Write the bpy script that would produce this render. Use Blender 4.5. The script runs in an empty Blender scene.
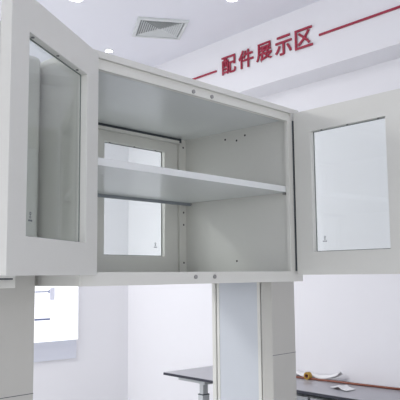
import bpy, bmesh, math, random
from mathutils import Vector, Matrix
random.seed(4)
sc = bpy.context.scene
C = sc.collection
H = 1.45                       # eye height; the cabinet coordinates below are measured from eye level

# ------------------------------------------------------------------ camera, world, lights, exposure
def solve_axes():
    """camera axes from the two vanishing points of the cabinet, frame taken as 400 x 400"""
    v1 = Vector((823 - 200, -(269 - 200))); v2 = Vector((-506 - 200, -(282 - 200)))
    f = math.sqrt(-(v1.x * v2.x + v1.y * v2.y))
    X = Vector((v1.x, v1.y, -f)).normalized(); Y = Vector((v2.x, v2.y, -f)).normalized()
    Z = X.cross(Y)
    return f, Matrix((X, Y, Z))
FPX, R3 = solve_axes()
cam = bpy.data.cameras.new('camera'); camo = bpy.data.objects.new('camera', cam); C.objects.link(camo)
cam.sensor_width = 36; cam.lens = FPX * 36 / 400
camo.matrix_world = Matrix.Translation((0, 0, H)) @ R3.to_4x4()
cam.clip_start = 0.05
sc.camera = camo
sc.view_settings.view_transform = 'Standard'; sc.view_settings.look = 'None'
sc.view_settings.gamma = 1; sc.view_settings.use_curve_mapping = False
sc.view_settings.exposure = 0.05

w = bpy.data.worlds.new('world'); sc.world = w; w.use_nodes = True
bg = w.node_tree.nodes['Background']; bg.inputs[0].default_value = (0.97, 0.968, 1.0, 1); bg.inputs[1].default_value = 1.5

ANG = math.radians(-5.6)
XR = Vector((math.cos(ANG), math.sin(ANG), 0)); YR = Vector((-math.sin(ANG), math.cos(ANG), 0))
def r2w(x, y, z=0): return XR * x + YR * y + Vector((0, 0, z + H))
CEIL = 1.665; FLOOR = -H; XW = 3.33; YW = 4.76; XF = 3.115; ZS = 1.245

def area(name, loc, size, sy, energy, target, color=(1, 1, 1)):
    l = bpy.data.lights.new(name, 'AREA'); l.shape = 'RECTANGLE'; l.size = size; l.size_y = sy
    l.energy = energy; l.color = color
    o = bpy.data.objects.new(name, l); C.objects.link(o); o.location = loc
    d = Vector(target) - Vector(loc); o.rotation_euler = d.to_track_quat('-Z', 'Y').to_euler()
    return o
bg.inputs[1].default_value = 1.45
def lamp(x, y, e):
    p = r2w(x, y, CEIL - 0.03)
    area('aisle_fill_lamp', p, 0.56, 0.56, e, p + Vector((0, 0, -1)), (1, 0.99, 0.97))
for (x, y) in [(-0.9, 4.0), (0.2, 4.1), (1.3, 3.9)]: lamp(x, y, 22)      # unseen lamps added as fill over the aisle behind the cabinet
# weak fill light added on the unseen left side, no window there
area('left_fill', r2w(-3.9, 0.6, 0.0), 3.6, 2.2, 5, r2w(1.5, 0.6, 0), (0.98, 0.99, 1.0))

# ------------------------------------------------------------------ materials
def mat(name, col, rough=0.5, metal=0.0, spec=0.5, noise=0.0, scale=20, emit=None, estr=0, bump=0):
    m = bpy.data.materials.new(name); m.use_nodes = True
    nt = m.node_tree; b = nt.nodes['Principled BSDF']
    lin = [(c / 255 / 12.92 if c / 255 <= 0.04045 else ((c / 255 + 0.055) / 1.055) ** 2.4) for c in col]
    b.inputs['Base Color'].default_value = (*lin, 1)
    b.inputs['Roughness'].default_value = rough; b.inputs['Metallic'].default_value = metal
    b.inputs['Specular IOR Level'].default_value = spec
    if noise or bump:
        tc = nt.nodes.new('ShaderNodeTexCoord'); n = nt.nodes.new('ShaderNodeTexNoise')
        n.inputs['Scale'].default_value = scale; n.inputs['Detail'].default_value = 3
        nt.links.new(tc.outputs['Object'], n.inputs['Vector'])
        if noise:
            mr = nt.nodes.new('ShaderNodeMapRange'); mr.inputs[3].default_value = 1 - noise; mr.inputs[4].default_value = 1 + noise
            nt.links.new(n.outputs['Fac'], mr.inputs[0])
            mx = nt.nodes.new('ShaderNodeVectorMath'); mx.operation = 'SCALE'; mx.inputs[0].default_value = lin
            nt.links.new(mr.outputs[0], mx.inputs['Scale']); nt.links.new(mx.outputs[0], b.inputs['Base Color'])
        if bump:
            bp = nt.nodes.new('ShaderNodeBump'); bp.inputs['Strength'].default_value = bump; bp.inputs['Distance'].default_value = 0.002
            nt.links.new(n.outputs['Fac'], bp.inputs['Height']); nt.links.new(bp.outputs[0], b.inputs['Normal'])
    if emit:
        b.inputs['Emission Color'].default_value = (*emit, 1); b.inputs['Emission Strength'].default_value = estr
    return m
def glass_mat(name, tint, refl):
    m = bpy.data.materials.new(name); m.use_nodes = True; nt = m.node_tree
    for n in list(nt.nodes): nt.nodes.remove(n)
    out = nt.nodes.new('ShaderNodeOutputMaterial'); mix = nt.nodes.new('ShaderNodeMixShader')
    tr = nt.nodes.new('ShaderNodeBsdfTransparent'); gl = nt.nodes.new('ShaderNodeBsdfGlossy'); fr = nt.nodes.new('ShaderNodeFresnel')
    tr.inputs[0].default_value = (*tint, 1); gl.inputs['Roughness'].default_value = 0.02; fr.inputs[0].default_value = refl
    ge = nt.nodes.new('ShaderNodeNewGeometry'); mr = nt.nodes.new('ShaderNodeMapRange')   # same reflectance on both faces of the pane
    mr.inputs[3].default_value = refl; mr.inputs[4].default_value = 1 / refl
    nt.links.new(ge.outputs['Backfacing'], mr.inputs[0]); nt.links.new(mr.outputs[0], fr.inputs[0])
    nt.links.new(fr.outputs[0], mix.inputs[0]); nt.links.new(tr.outputs[0], mix.inputs[1]); nt.links.new(gl.outputs[0], mix.inputs[2])
    nt.links.new(mix.outputs[0], out.inputs[0]); return m
M = {
 'steel': mat('painted_steel', (218, 218, 213), 0.38, noise=0.012, scale=60, bump=0.03),
 'shelf': mat('painted_shelf_steel', (228, 231, 231), 0.24, noise=0.012, scale=60, bump=0.03),
 'alu': mat('coated_aluminium', (220, 220, 214), 0.42),
 'infill': mat('infill_board', (202, 207, 213), 0.4, noise=0.01),
 'column': mat('column_front_paint', (194, 193, 187), 0.5, noise=0.01),
 'rubber': mat('dark_gasket', (70, 76, 82), 0.6),
 'hole': mat('hole_black', (40, 42, 44), 0.8),
 'catch': mat('grey_catch', (150, 150, 148), 0.35),
 'glass': glass_mat('clear_glass', (0.965, 0.985, 0.975), 1.45),
 'stamp': mat('stamp_ink', (95, 100, 110), 0.6),
 'wall': mat('wall_paint', (235, 235, 239), 0.85, noise=0.006, scale=6),
 'ceil': mat('ceiling_paint', (234, 235, 242), 0.9, noise=0.004, scale=5),
 'floor': mat('floor_vinyl', (218, 219, 220), 0.45, noise=0.03, scale=3),
 'red': mat('red_acrylic', (158, 34, 62), 0.4),
 'lamp': mat('lamp_diffuser', (255, 255, 255), 0.5, emit=(1, 1, 1), estr=6),
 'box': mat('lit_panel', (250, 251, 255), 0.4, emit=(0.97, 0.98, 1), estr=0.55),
 'boxshade': mat('panel_shadow_grey', (214, 217, 228), 0.5),  # shadow tone below the lit panel, held in the colour
 'ink': mat('blue_grey_print', (120, 130, 165), 0.5),
 'pale': mat('pale_lilac_print', (232, 234, 248), 0.5),
 'vent': mat('vent_plastic', (214, 218, 218), 0.5),
 'ventdark': mat('vent_inside', (150, 154, 154), 0.8),
 'top': mat('phenolic_top', (164, 164, 171), 0.3, noise=0.03, scale=15),
 'edge': mat('phenolic_edge', (40, 42, 54), 0.4),
 'bench': mat('bench_grey', (150, 153, 156), 0.45),
 'leg': mat('leg_steel', (190, 194, 196), 0.35),
 'brown': mat('brown_rod', (140, 84, 66), 0.5, noise=0.1, scale=30),
 'redcord': mat('red_cord', (160, 70, 70), 0.5),
 'yellow': mat('yellow_tape', (176, 140, 52), 0.5, noise=0.15, scale=60),
 'paper': mat('white_paper', (238, 238, 240), 0.7),
}

# ------------------------------------------------------------------ helpers
def bx(bm, lo, hi):
    lo = Vector(lo); hi = Vector(hi)
    vs = [bm.verts.new((x, y, z)) for x in (lo.x, hi.x) for y in (lo.y, hi.y) for z in (lo.z, hi.z)]
    for f in ((0, 1, 3, 2), (4, 6, 7, 5), (0, 4, 5, 1), (2, 3, 7, 6), (0, 2, 6, 4), (1, 5, 7, 3)):
        bm.faces.new([vs[i] for i in f])
def cyl(bm, a, b, r, n=16, r2=None):
    a = Vector(a); b = Vector(b); d = b - a; q = d.to_track_quat('Z', 'Y').to_matrix().to_4x4()
    bmesh.ops.create_cone(bm, cap_ends=True, segments=n, radius1=r, radius2=r if r2 is None else r2, depth=d.length,
                          matrix=Matrix.Translation((a + b) / 2) @ q)
def obj(name, bm, m, parent=None, bevel=0, seg=2, smooth=False):
    bmesh.ops.recalc_face_normals(bm, faces=bm.faces[:])
    me = bpy.data.meshes.new(name); bm.to_mesh(me); bm.free()
    me.materials.append(M[m] if isinstance(m, str) else m)
    if smooth: me.polygons.foreach_set('use_smooth', [True] * len(me.polygons))
    o = bpy.data.objects.new(name, me); C.objects.link(o)
    if parent: o.parent = parent
    if bevel:
        b = o.modifiers.new('bevel', 'BEVEL'); b.width = bevel; b.segments = seg; b.limit_method = 'ANGLE'
    return o
def box(name, lo, hi, m, parent=None, bevel=0.0):
    bm = bmesh.new(); bx(bm, lo, hi); return obj(name, bm, m, parent, bevel)
def empty(name, loc=(0, 0, 0), rz=0):
    o = bpy.data.objects.new(name, None); C.objects.link(o); o.location = loc; o.rotation_euler = (0, 0, rz); return o
def tag(o, label, cat, group=None):
    o['label'] = label; o['category'] = cat
    if group: o['group'] = group
    return o
def struct(o): o['kind'] = 'structure'; return o
def room(o):
    """room-aligned object whose mesh is in room coordinates measured from eye level"""
    o.location = (0, 0, H); o.rotation_euler = (0, 0, ANG); return o
def copy_tree(o, parent=None):
    c = o.copy(); C.objects.link(c); c.parent = parent
    for ch in [k for k in C.objects if k.parent == o]: copy_tree(ch, c)
    return c

# ------------------------------------------------------------------ room shell (room coordinates, eye level = 0)
XL = -4.2; YB = -4.2
struct(room(box('floor', (XL, YB, FLOOR - .1), (XW + .1, YW + .1, FLOOR), 'floor')))
struct(room(box('ceiling', (XL, YB, CEIL), (XW + .1, YW + .1, CEIL + .1), 'ceil')))
struct(room(box('wall_right', (XW, YB, FLOOR), (XW + .1, YW + .1, CEIL), 'wall')))
struct(room(box('wall_back', (XL, YW, FLOOR), (XW, YW + .1, CEIL), 'wall')))
struct(room(box('trim_1', (XF, YB, ZS), (XW, YW, CEIL), 'wall')))

# ------------------------------------------------------------------ cabinet door
def ring(bm, w, h, s, sv, t, sgn):
    """rectangular frame, outer w x h, border s, from y=0 (inner face) to y=sgn*t, with a rebate lip for the glass"""
    P = [[(0, 0), (w, 0), (w, h), (0, h)], [(s, sv), (w - s, sv), (w - s, h - sv), (s, h - sv)]]
    V = [[[bm.verts.new((x, y, z)) for (x, z) in loop] for loop in P] for y in (0, sgn * t)]
    for i in range(4):
        j = (i + 1) % 4
        bm.faces.new([V[0][0][i], V[0][0][j], V[0][1][j], V[0][1][i]])
        bm.faces.new([V[1][0][i], V[1][1][i], V[1][1][j], V[1][0][j]])
        bm.faces.new([V[0][0][i], V[1][0][i], V[1][0][j], V[0][0][j]])
        bm.faces.new([V[0][1][i], V[0][1][j], V[1][1][j], V[1][1][i]])
DH = 0.693; DT = 0.029; DS = 0.088; DV = 0.094
def door(parent, w, sgn, hinge, ang, stamp=True, stamp_far=False):
    bm = bmesh.new(); ring(bm, w, DH, DS, DV, DT, sgn)
    d = obj('door', bm, 'steel', parent, bevel=0.0015)
    d.location = (hinge[0], hinge[1], -0.003); d.rotation_euler = (0, 0, math.radians(ang))
    y0, y1 = sorted((sgn * 0.0225, sgn * 0.0275))
    g = DS - 0.004
    box('glass', (DS - .0005, y0, DV - .0005), (w - DS + .0005, y1, DH - DV + .0005), 'glass', d)
    # thin glazing gasket hugging the opening on the inner side
    bm = bmesh.new(); a, b = sorted((sgn * 0.0205, sgn * 0.0225)); k = 0.003
    bx(bm, (DS, a, DV), (w - DS, b, DV + k)); bx(bm, (DS, a, DH - DV - k), (w - DS, b, DH - DV))
    bx(bm, (DS, a, DV + k), (DS + k, b, DH - DV - k)); bx(bm, (w - DS - k, a, DV + k), (w - DS, b, DH - DV - k))
    gk = obj('gasket', bm, 'gasket', d)
    # screws in the reveal, top and bottom
    a = sgn * 0.011
    for fx in (0.14, 0.5, 0.9):
        x = DS + (w - 2 * DS) * fx
        bm = bmesh.new(); cyl(bm, (x, a, DH - DV + .001), (x, a, DH - DV - .0022), .0042, 12)
        obj('screw', bm, 'screw', d)
    for fx in (0.12, 0.86):
        x = DS + (w - 2 * DS) * fx
        bm = bmesh.new(); bx(bm, (x - .011, a - .003, DV - .001), (x + .011, a + .003, DV + .002))
        obj('glass_clip', bm, 'catch', d)
    if stamp:
        x0 = (w - DS - 0.062) if stamp_far else DS + 0.042
        yy = sgn * 0.0223
        ya, yb = sorted((yy, yy - sgn * .0004)); zc = DV + 0.052
        bm = bmesh.new()
        # two stacked oval marks and a line of small print
        for zz, rr in ((zc + .008, .0052), (zc - .001, .0045)):
            n = 16
            o_ = [[bm.verts.new((x0 + q * rr * math.cos(2 * math.pi * i / n), yb if sgn < 0 else ya, zz + q * rr * .8 * math.sin(2 * math.pi * i / n))) for i in range(n)] for q in (1, .55)]
            for i in range(n): bm.faces.new([o_[0][i], o_[0][(i + 1) % n], o_[1][(i + 1) % n], o_[1][i]])
        for i in range(5): bx(bm, (x0 - .010 + i * .0042, ya, zc - .012), (x0 - .0072 + i * .0042, yb, zc - .0075))
        obj('glass_stamp', bm, 'stamp', d)
    return d
M['screw'] = mat('screw_dark_steel', (100, 102, 104), 0.4)
M['lip'] = mat('shelf_lip_grey', (140, 146, 152), 0.5)  # darker grey than the shelf sheet it belongs to
M['gasket'] = mat('pale_gasket', (112, 120, 117), 0.6)

# ------------------------------------------------------------------ wall cabinet
CX0, CX1, CY0, CY1, CZ0, CZ1 = 1.2, 2.365, 1.622, 2.272, -0.03, 0.714
def cabinet(dx=0.0, closed=False):
    root = empty('glass_door_cabinet', (CX0 + dx, CY0, H + CZ0))
    hold = Vector((CX0, CY0, CZ0))
    def B(name, lo, hi, m='steel', bevel=0.0012, parent=root):
        o = box(name, Vector(lo) - hold, Vector(hi) - hold, m, parent, bevel); return o
    IN0, IN1 = 1.256, 2.309
    B('side_panel', (CX0, CY0, CZ0), (IN0, CY1, CZ1 - .022))
    sp = B('side_panel', (IN1, CY0, CZ0), (CX1, CY1, CZ1 - .022))
    B('front_flange', (2.284, CY0 + .001, .012), (IN1, CY0 + .018, .658), 'alu')
    B('dark_gap_strip', (2.314, CY0 - .003, .013), (2.324, CY0 + .001, .66), 'rubber', 0)  # dark strip standing in for the shaded gap beside the door
    tp = B('top_panel', (CX0, CY0, CZ1 - .022), (CX1, CY1, CZ1))
    # top rail: lip below a groove
    B('top_rail', (IN0, CY0 + .010, .677), (IN1, CY0 + .026, .692), 'alu')
    tr = B('top_rail', (IN0, CY0 + .002, .655), (IN1, CY0 + .022, .678), 'alu')
    B('ceiling_panel', (IN0, CY0 + .022, .668), (IN1, CY1 - .004, .692), 'shelf', 0)
    br = B('bottom_rail', (CX0 - .0005, CY0 - .001, CZ0 - .0005), (CX1 + .0005, CY0 + .02, .012), 'alu')
    B('bottom_panel', (IN0, CY0 + .02, CZ0 + .002), (IN1, CY1 - .002, .010), 'shelf', 0)
    # rear frame
    B('rear_rail', (IN0, CY1 - .022, .642), (2.266, CY1 - .002, .656), 'steel')
    B('rear_gasket', (IN0, CY1 - .016, .656), (2.266, CY1 - .003, .668), 'rubber', 0)
    rp = B('rear_post', (2.2635, CY1 - .012, .010), (IN1, CY1 + .026, .666), 'alu')
    B('rear_gap', (2.254, CY1 - .0225, .646), (2.268, CY1 - .013, .668), 'rubber', 0)
    B('rear_post', (IN0, CY1 - .012, .010), (IN0 + .014, CY1, .642), 'alu')
    for z in (.628, .305, .245, .06):
        bm = bmesh.new(); cyl(bm, Vector((2.290, CY1 - .0125, z)) - hold, Vector((2.290, CY1 - .010, z)) - hold, .0048, 10)
        obj('screw_hole', bm, 'hole', rp)
    for (y, z) in ((2.00, .632), (1.93, .618), (1.88, .635), (1.94, .062)):
        bm = bmesh.new(); cyl(bm, Vector((IN1 - .0008, y, z)) - hold, Vector((IN1 + .001, y, z)) - hold, .0048, 10)
        obj('screw_hole', bm, 'hole', sp)
    # catches on both rails
    for x in (1.70, 1.80):
        bm = bmesh.new(); cyl(bm, Vector((x, CY0 + .002, -.006)) - hold, Vector((x, CY0 - .006, -.006)) - hold, .0075, 20)
        obj('magnetic_catch', bm, 'catch', root, bevel=.001)
        bm = bmesh.new(); cyl(bm, Vector((x, CY0 + .006, .667)) - hold, Vector((x, CY0 - .003, .667)) - hold, .0075, 20)
        obj('magnetic_catch', bm, 'catch', root, bevel=.001)
    # shelf: folded sheet with a front lip
    bm = bmesh.new()
    bx(bm, Vector((IN0 + .002, CY0 + .020, .349)) - hold, Vector((IN1 - .002, CY1 - .035, .374)) - hold)
    sh = obj('shelf', bm, 'shelf', root, bevel=.002)
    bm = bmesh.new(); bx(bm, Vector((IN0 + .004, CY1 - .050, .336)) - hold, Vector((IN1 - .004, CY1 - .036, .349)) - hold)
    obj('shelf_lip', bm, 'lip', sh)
    for (y, x) in ((CY1 - .045, IN1), (CY0 + .04, IN1)):
        bm = bmesh.new(); bx(bm, Vector((x - .012, y - .006, .340)) - hold, Vector((x - .001, y + .006, .349)) - hold)
        obj('shelf_clip', bm, 'catch', sh)
    # doors (positions are relative to the root)
    def D(w, sgn, hx, hy, ang, **k):
        return door(root, w, sgn, (hx - CX0, hy - CY0), ang, **k)
    ds = []
    if closed:
        ds.append(D(.53, -1, 1.25, CY0 - .003, 0)); ds.append(D(.53, 1, 2.345, CY0 - .003, 180))
        B('bottom_gap', (CX0 + .02, CY0 - .018, -.0075), (2.347, CY0 - .001, -.0035), 'rubber', 0)
    else:
        ds.append(D(.537, -1, 1.250, 1.6035, 210, stamp_far=True)); ds.append(D(.530, 1, 2.308, 1.609, 266.3))
    ds.append(D(.543, -1, 2.2625, CY1, 180, stamp=True)); ds.append(D(.45, -1, 1.7165, CY1, 180, stamp=False))
    for d in ds: d.location.z = -0.003 - CZ0
    if not closed: ds[0].location.z += .006
    return root
cab = tag(cabinet(), 'white steel glass door cabinet with both front doors open and one inner shelf', 'cabinet')
nb = tag(cabinet(-(CX1 - 0.982), True), 'closed white cabinet at left edge, mostly hidden behind the open left door', 'cabinet')

# ------------------------------------------------------------------ upright columns the cabinets hang between
def column(x0, x1):
    y0, y1 = 1.825, 2.190
    root = empty('upright_column', ((x0 + x1) / 2, (y0 + y1) / 2, 0)); h0 = Vector(((x0 + x1) / 2, (y0 + y1) / 2, -H))
    def B(name, lo, hi, m, bevel=.002):
        return box(name, Vector(lo) - h0, Vector(hi) - h0, m, root, bevel)
    B('front_post', (x0, y0, -H), (x1, y0 + .062, .02), 'column', .004)
    B('rear_post', (x0, y1 - .024, -H), (x1, y1, .02), 'alu', .003)
    B('infill_panel', (x0 + .004, y0 + .086, -H + .05), (x1 - .004, y1 - .046, .018), 'infill', 0)
    B('panel_trim', (x0 + .002, y0 + .0685, -H + .05), (x1 - .002, y0 + .086, .018), 'alu', .001)
    B('panel_trim', (x0 + .002, y1 - .046, -H + .05), (x1 - .002, y1 - .0305, .018), 'alu', .001)
    B('seal_strip', (x0 + .010, y0 + .060, -H + .05), (x1 - .010, y0 + .0685, .018), 'rubber', 0)
    B('seal_strip', (x0 + .010, y1 - .0305, -H + .05), (x1 - .010, y1 - .022, .018), 'rubber', 0)
    B('joint_line', (x0 + .001, y0 - .0004, -.362), (x1 - .001, y0 + .01, -.360), 'rubber', 0)
    u = B('upper_cover', (x0 - .010, y0 - .004, .02), (x1 + .010, y1, CZ1 + .008), 'steel', .02)
    u.modifiers['bevel'].segments = 5
    return root
tag(column(1.000, 1.178), 'grey upright column below the open left door, at the lower left edge', 'column')
tag(column(2.411, 2.589), 'grey and white upright column under the right end of the open cabinet', 'column')

# ------------------------------------------------------------------ red wall sign
sign = empty('wall_sign', r2w(XF, 2.9, 1.45), ANG); sb = Vector((XF, 2.9, 1.45))
tag(sign, 'raised dark red lettering with long bars on the white fascia below the ceiling', 'sign')
def text_mesh(ch, wy, hz):
    cu = bpy.data.curves.new('character', 'FONT'); cu.body = ch; cu.size = 1; cu.extrude = 0.05; cu.offset = 0.013; cu.resolution_u = 4
    o = bpy.data.objects.new('character', cu); C.objects.link(o)
    bpy.context.view_layer.update()
    me = bpy.data.meshes.new_from_object(o.evaluated_get(bpy.context.evaluated_depsgraph_get()))
    bpy.data.objects.remove(o)
    xs = [v.co.x for v in me.vertices]; ys = [v.co.y for v in me.vertices]; zs = [v.co.z for v in me.vertices]
    for v in me.vertices:
        x = (v.co.x - (min(xs) + max(xs)) / 2) / (max(xs) - min(xs)) * wy
        z = (v.co.y - (min(ys) + max(ys)) / 2) / (max(ys) - min(ys)) * hz
        d = (v.co.z - min(zs)) / (max(zs) - min(zs)) * 0.006 + 0.005
        v.co = Vector((-d, -x, z))
    return me
for i, ch in enumerate('配件展示区'):
    me = text_mesh(ch, 0.141, 0.128); me.materials.clear(); me.materials.append(M['red'])
    o = bpy.data.objects.new('character', me); C.objects.link(o); o.parent = sign
    o.location = Vector((XF, 3.228 - i * 0.169, 1.462)) - sb
for (a, b) in ((3.358, 4.35), (2.432, 1.44)):
    y0, y1 = sorted((a, b))
    box('bar', Vector((XF - .010, y0, 1.441)) - sb, Vector((XF, y1, 1.453)) - sb, 'red', sign)

# ------------------------------------------------------------------ ceiling fixtures
def r_empty(name, x, y, z): return empty(name, r2w(x, y, z), ANG)
vent = tag(empty('ceiling_vent', r2w(2.634, 3.402, CEIL), ANG - math.radians(29)), 'square pale ceiling air vent with four triangular louvre fields', 'vent')
bm = bmesh.new(); s = .168; t = .022
for lo, hi in (((-s, -s), (s, -s + t)), ((-s, s - t), (s, s)), ((-s, -s + t), (-s + t, s - t)), ((s - t, -s + t), (s, s - t))):
    bx(bm, (lo[0], lo[1], -.016), (hi[0], hi[1], 0))
obj('frame', bm, 'vent', vent, bevel=.002)
box('duct_plate', (-s + t, -s + t, -.003), (s - t, s - t, 0), 'ventdark', vent)
q = s - t
for k in range(4):
    bm = bmesh.new()
    for j in range(10):
        r = q * (j + .6) / 10.2; wd = .0095
        pts = [(-r, r), (r, r), (r - wd, r - wd), (-r + wd, r - wd)] if r > wd else [(-r, r), (r, r), (0, 0), (0, 0)]
        if r <= wd: continue
        vb = [bm.verts.new((x, y, -.013 + (.006 if n > 1 else 0))) for n, (x, y) in enumerate(pts)]
        vt = [bm.verts.new((x, y, -.011 + (.006 if n > 1 else 0))) for n, (x, y) in enumerate(pts)]
        bm.faces.new(vb); bm.faces.new(vt)
        for a in range(4): bm.faces.new([vb[a], vb[(a + 1) % 4], vt[(a + 1) % 4], vt[a]])
    bmesh.ops.rotate(bm, verts=bm.verts[:], cent=(0, 0, 0), matrix=Matrix.Rotation(k * math.pi / 2, 3, 'Z'))
    obj('louvre', bm, 'vent', vent)
def downlight(x, y, r, label):
    d = tag(r_empty('downlight', x, y, CEIL), label, 'ceiling light', 'round ceiling downlights')
    bm = bmesh.new(); cyl(bm, (0, 0, 0), (0, 0, -.006), r * 1.25, 32, r * 1.2); obj('trim_ring', bm, 'vent', d)
    bm = bmesh.new(); cyl(bm, (0, 0, -.005), (0, 0, -.008), r, 32); obj('lens', bm, 'lamp', d)
downlight(2.62, 4.0, .026, 'small round white downlight in the ceiling above the open left door corner')
downlight(2.68, 2.745, .033, 'small round white downlight at the top edge, right of the ceiling vent')
sq = tag(r_empty('square_ceiling_light', 1.925, 3.31, CEIL), 'small square ceiling light cut by the top edge, left of the ceiling vent', 'ceiling light')
box('frame', (-.075, -.075, -.006), (.075, .075, 0), 'vent', sq, .001); box('diffuser', (-.065, -.065, -.009), (.065, .065, -.005), 'lamp', sq)

# ------------------------------------------------------------------ lit panel on the back wall
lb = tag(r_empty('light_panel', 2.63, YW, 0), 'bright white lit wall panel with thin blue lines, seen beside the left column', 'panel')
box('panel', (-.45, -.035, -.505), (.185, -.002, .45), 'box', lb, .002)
box('under_panel_shade', (-.45, -.012, -.655), (.185, -.002, -.506), 'boxshade', lb, .001)  # grey strip put in as the shadow below the panel
box('printed_line', (-.2, -.036, -.122), (-.075, -.034, -.114), 'ink', lb)
box('printed_line', (-.2, -.036, -.338), (-.065, -.034, -.324), 'ink', lb)
box('printed_patch', (-.072, -.036, -.185), (-.030, -.034, -.085), 'pale', lb)
box('printed_mark', (-.085, -.037, -.130), (-.075, -.035, -.105), 'ink', lb)

# ------------------------------------------------------------------ height adjustable table and wall bench
ZT = -.643
tb = tag(empty('lifting_table', r2w(3.0, 3.25, FLOOR), ANG), 'dark grey topped table on a telescopic steel leg, left of the right column', 'table')
tl = Vector((3.0, 3.25, FLOOR))
def T(name, lo, hi, m, parent=tb, bevel=.001, base=tl): return box(name, Vector(lo) - base, Vector(hi) - base, m, parent, bevel)
T('tabletop', (2.785, 2.96, ZT - .003), (3.225, 3.565, ZT), 'top')
T('edge_band', (2.783, 2.958, ZT - .018), (3.227, 3.567, ZT - .003), 'edge')
T('support_arm', (2.81, 3.18, ZT - .040), (2.85, 3.44, ZT - .018), 'leg')
T('crossbeam', (2.82, 3.19, ZT - .045), (3.18, 3.25, ZT - .018), 'leg')
lg = T('telescopic_leg', (2.825, 3.215, FLOOR + .03), (2.88, 3.26, ZT - .11), 'leg')
T('inner_leg', (2.832, 3.220, ZT - .12), (2.873, 3.255, ZT - .04), 'leg')
T('collar', (2.823, 3.213, ZT - .114), (2.882, 3.262, ZT - .108), 'rubber')
T('foot', (2.80, 3.0, FLOOR), (2.90, 3.5, FLOOR + .03), 'leg')

bl = Vector((3.1, 1.9, FLOOR))
bn = tag(empty('wall_bench', r2w(*bl), ANG), 'long grey laboratory bench with black edge against the right wall', 'bench')
def N(name, lo, hi, m, bevel=.001, parent=bn): return T(name, lo, hi, m, parent, bevel, bl)
N('worktop', (2.90, .9, ZT - .003), (3.328, 2.94, ZT), 'top')
N('edge_band', (2.898, .9, ZT - .018), (3.328, 2.942, ZT - .003), 'edge')
N('cabinet_body', (2.93, .9, FLOOR), (3.328, 2.93, ZT - .032), 'bench', .001)
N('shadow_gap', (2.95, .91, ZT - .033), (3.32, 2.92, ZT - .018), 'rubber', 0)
for i in range(4):
    y = .92 + i * .505
    d = N('cabinet_door', (2.912, y, FLOOR + .1), (2.93, y + .49, ZT - .035), 'bench', .002)

# things lying on the bench
def rt(name, x, y, z, label, cat, rz=0):
    return tag(empty(name, r2w(x, y, z), ANG + rz), label, cat)
def tube(name, pts, r, m, n=10):
    bm = bmesh.new(); rings = []
    pts = [Vector(p) for p in pts]
    for i, p in enumerate(pts):
        d = (pts[min(i + 1, len(pts) - 1)] - pts[max(i - 1, 0)]).normalized()
        u = d.cross(Vector((0, 0, 1))).normalized(); v = u.cross(d)
        rings.append([bm.verts.new(p + u * math.cos(a) * r + v * math.sin(a) * r) for a in [2 * math.pi * k / n for k in range(n)]])
    for a, b in zip(rings, rings[1:]):
        for k in range(n): bm.faces.new([a[k], a[(k + 1) % n], b[(k + 1) % n], b[k]])
    bm.faces.new(rings[0][::-1]); bm.faces.new(rings[-1])
    return obj(name, bm, m, smooth=True)
o = room(tube('brown_rod', [(3.205, 2.90, ZT + .0065), (3.245, 2.45, ZT + .0065), (3.303, 1.9, ZT + .0065)], .0065, 'brown'))
tag(o, 'long thin brown rod lying along the grey wall bench', 'rod')
o = room(tube('red_cord', [(3.268, 2.475, ZT + .003), (3.272, 2.42, ZT + .003), (3.276, 2.36, ZT + .003), (3.287, 2.28, ZT + .003)], .003, 'redcord'))
tag(o, 'short red cord on the bench between the rod and the wall', 'cord')
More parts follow.
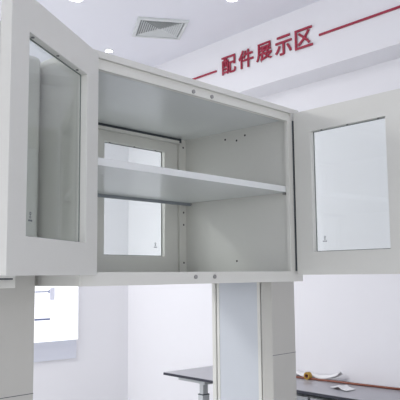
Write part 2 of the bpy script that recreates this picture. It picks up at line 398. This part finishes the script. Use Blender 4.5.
# white crumpled wrapping with an upturned end
bm = bmesh.new(); nx, ny = 18, 6; g = []
for i in range(nx):
    u = i / (nx - 1); row = []
    for j in range(ny):
        v = j / (ny - 1)
        z = .006 + .018 * math.sin(u * 9 + v * 2) ** 2 * (1 - u) + (.034 * max(0, (u - .72) / .28) ** 1.5) + .016 * math.sin(v * math.pi)
        row.append(bm.verts.new((3.284 + (v - .5) * .068 * (1.15 - .4 * u), 2.88 - u * .39, ZT + z)))
    g.append(row)
for i in range(nx - 1):
    for j in range(ny - 1): bm.faces.new([g[i][j], g[i + 1][j], g[i + 1][j + 1], g[i][j + 1]])
o = room(obj('white_wrapping', bm, 'paper', smooth=True)); m_ = o.modifiers.new('thick', 'SOLIDIFY'); m_.thickness = .003; m_.offset = 1
tag(o, 'long crumpled white wrapping with an upturned end behind the rod', 'wrapping')
# roll of yellow tape
tr = rt('tape_roll', 3.225, 2.69, ZT, 'small yellow brown tape roll standing on the bench by the column', 'tape')
bm = bmesh.new(); n = 28
loops = [[bm.verts.new((x, r * math.cos(2 * math.pi * i / n), .022 + r * math.sin(2 * math.pi * i / n))) for i in range(n)] for (x, r) in ((-.014, .022), (.014, .022), (.014, .012), (-.014, .012))]
for a in range(4):
    A, Bq = loops[a], loops[(a + 1) % 4]
    for i in range(n): bm.faces.new([A[i], A[(i + 1) % n], Bq[(i + 1) % n], Bq[i]])
obj('tape', bm, 'yellow', tr)
bm = bmesh.new()
loops = [[bm.verts.new((x, r * math.cos(2 * math.pi * i / n), .022 + r * math.sin(2 * math.pi * i / n))) for i in range(n)] for (x, r) in ((-.0145, .012), (.0145, .012), (.0145, .010), (-.0145, .010))]
for a in range(4):
    A, Bq = loops[a], loops[(a + 1) % 4]
    for i in range(n): bm.faces.new([A[i], A[(i + 1) % n], Bq[(i + 1) % n], Bq[i]])
obj('core', bm, 'brown', tr)
# folded paper
bm = bmesh.new(); g = []
prof = [(-.055, .003), (-.02, .006), (0, .016), (.025, .007), (.055, .004)]
for (yy, zz) in prof:
    g.append([bm.verts.new((x + yy * .25, yy, zz + .002 * abs(x) * 20)) for x in (-.032, 0, .032)])
for a, b in zip(g, g[1:]):
    for k in range(2): bm.faces.new([a[k], a[k + 1], b[k + 1], b[k]])
o = obj('folded_paper', bm, 'paper'); m_ = o.modifiers.new('thick', 'SOLIDIFY'); m_.thickness = .003; m_.offset = 1
o.location = r2w(3.09, 2.33, ZT); o.scale = (1.25, 1.25, 1); o.rotation_euler = (0, 0, ANG)
tag(o, 'folded white paper lying in front of the brown rod on the bench', 'paper')
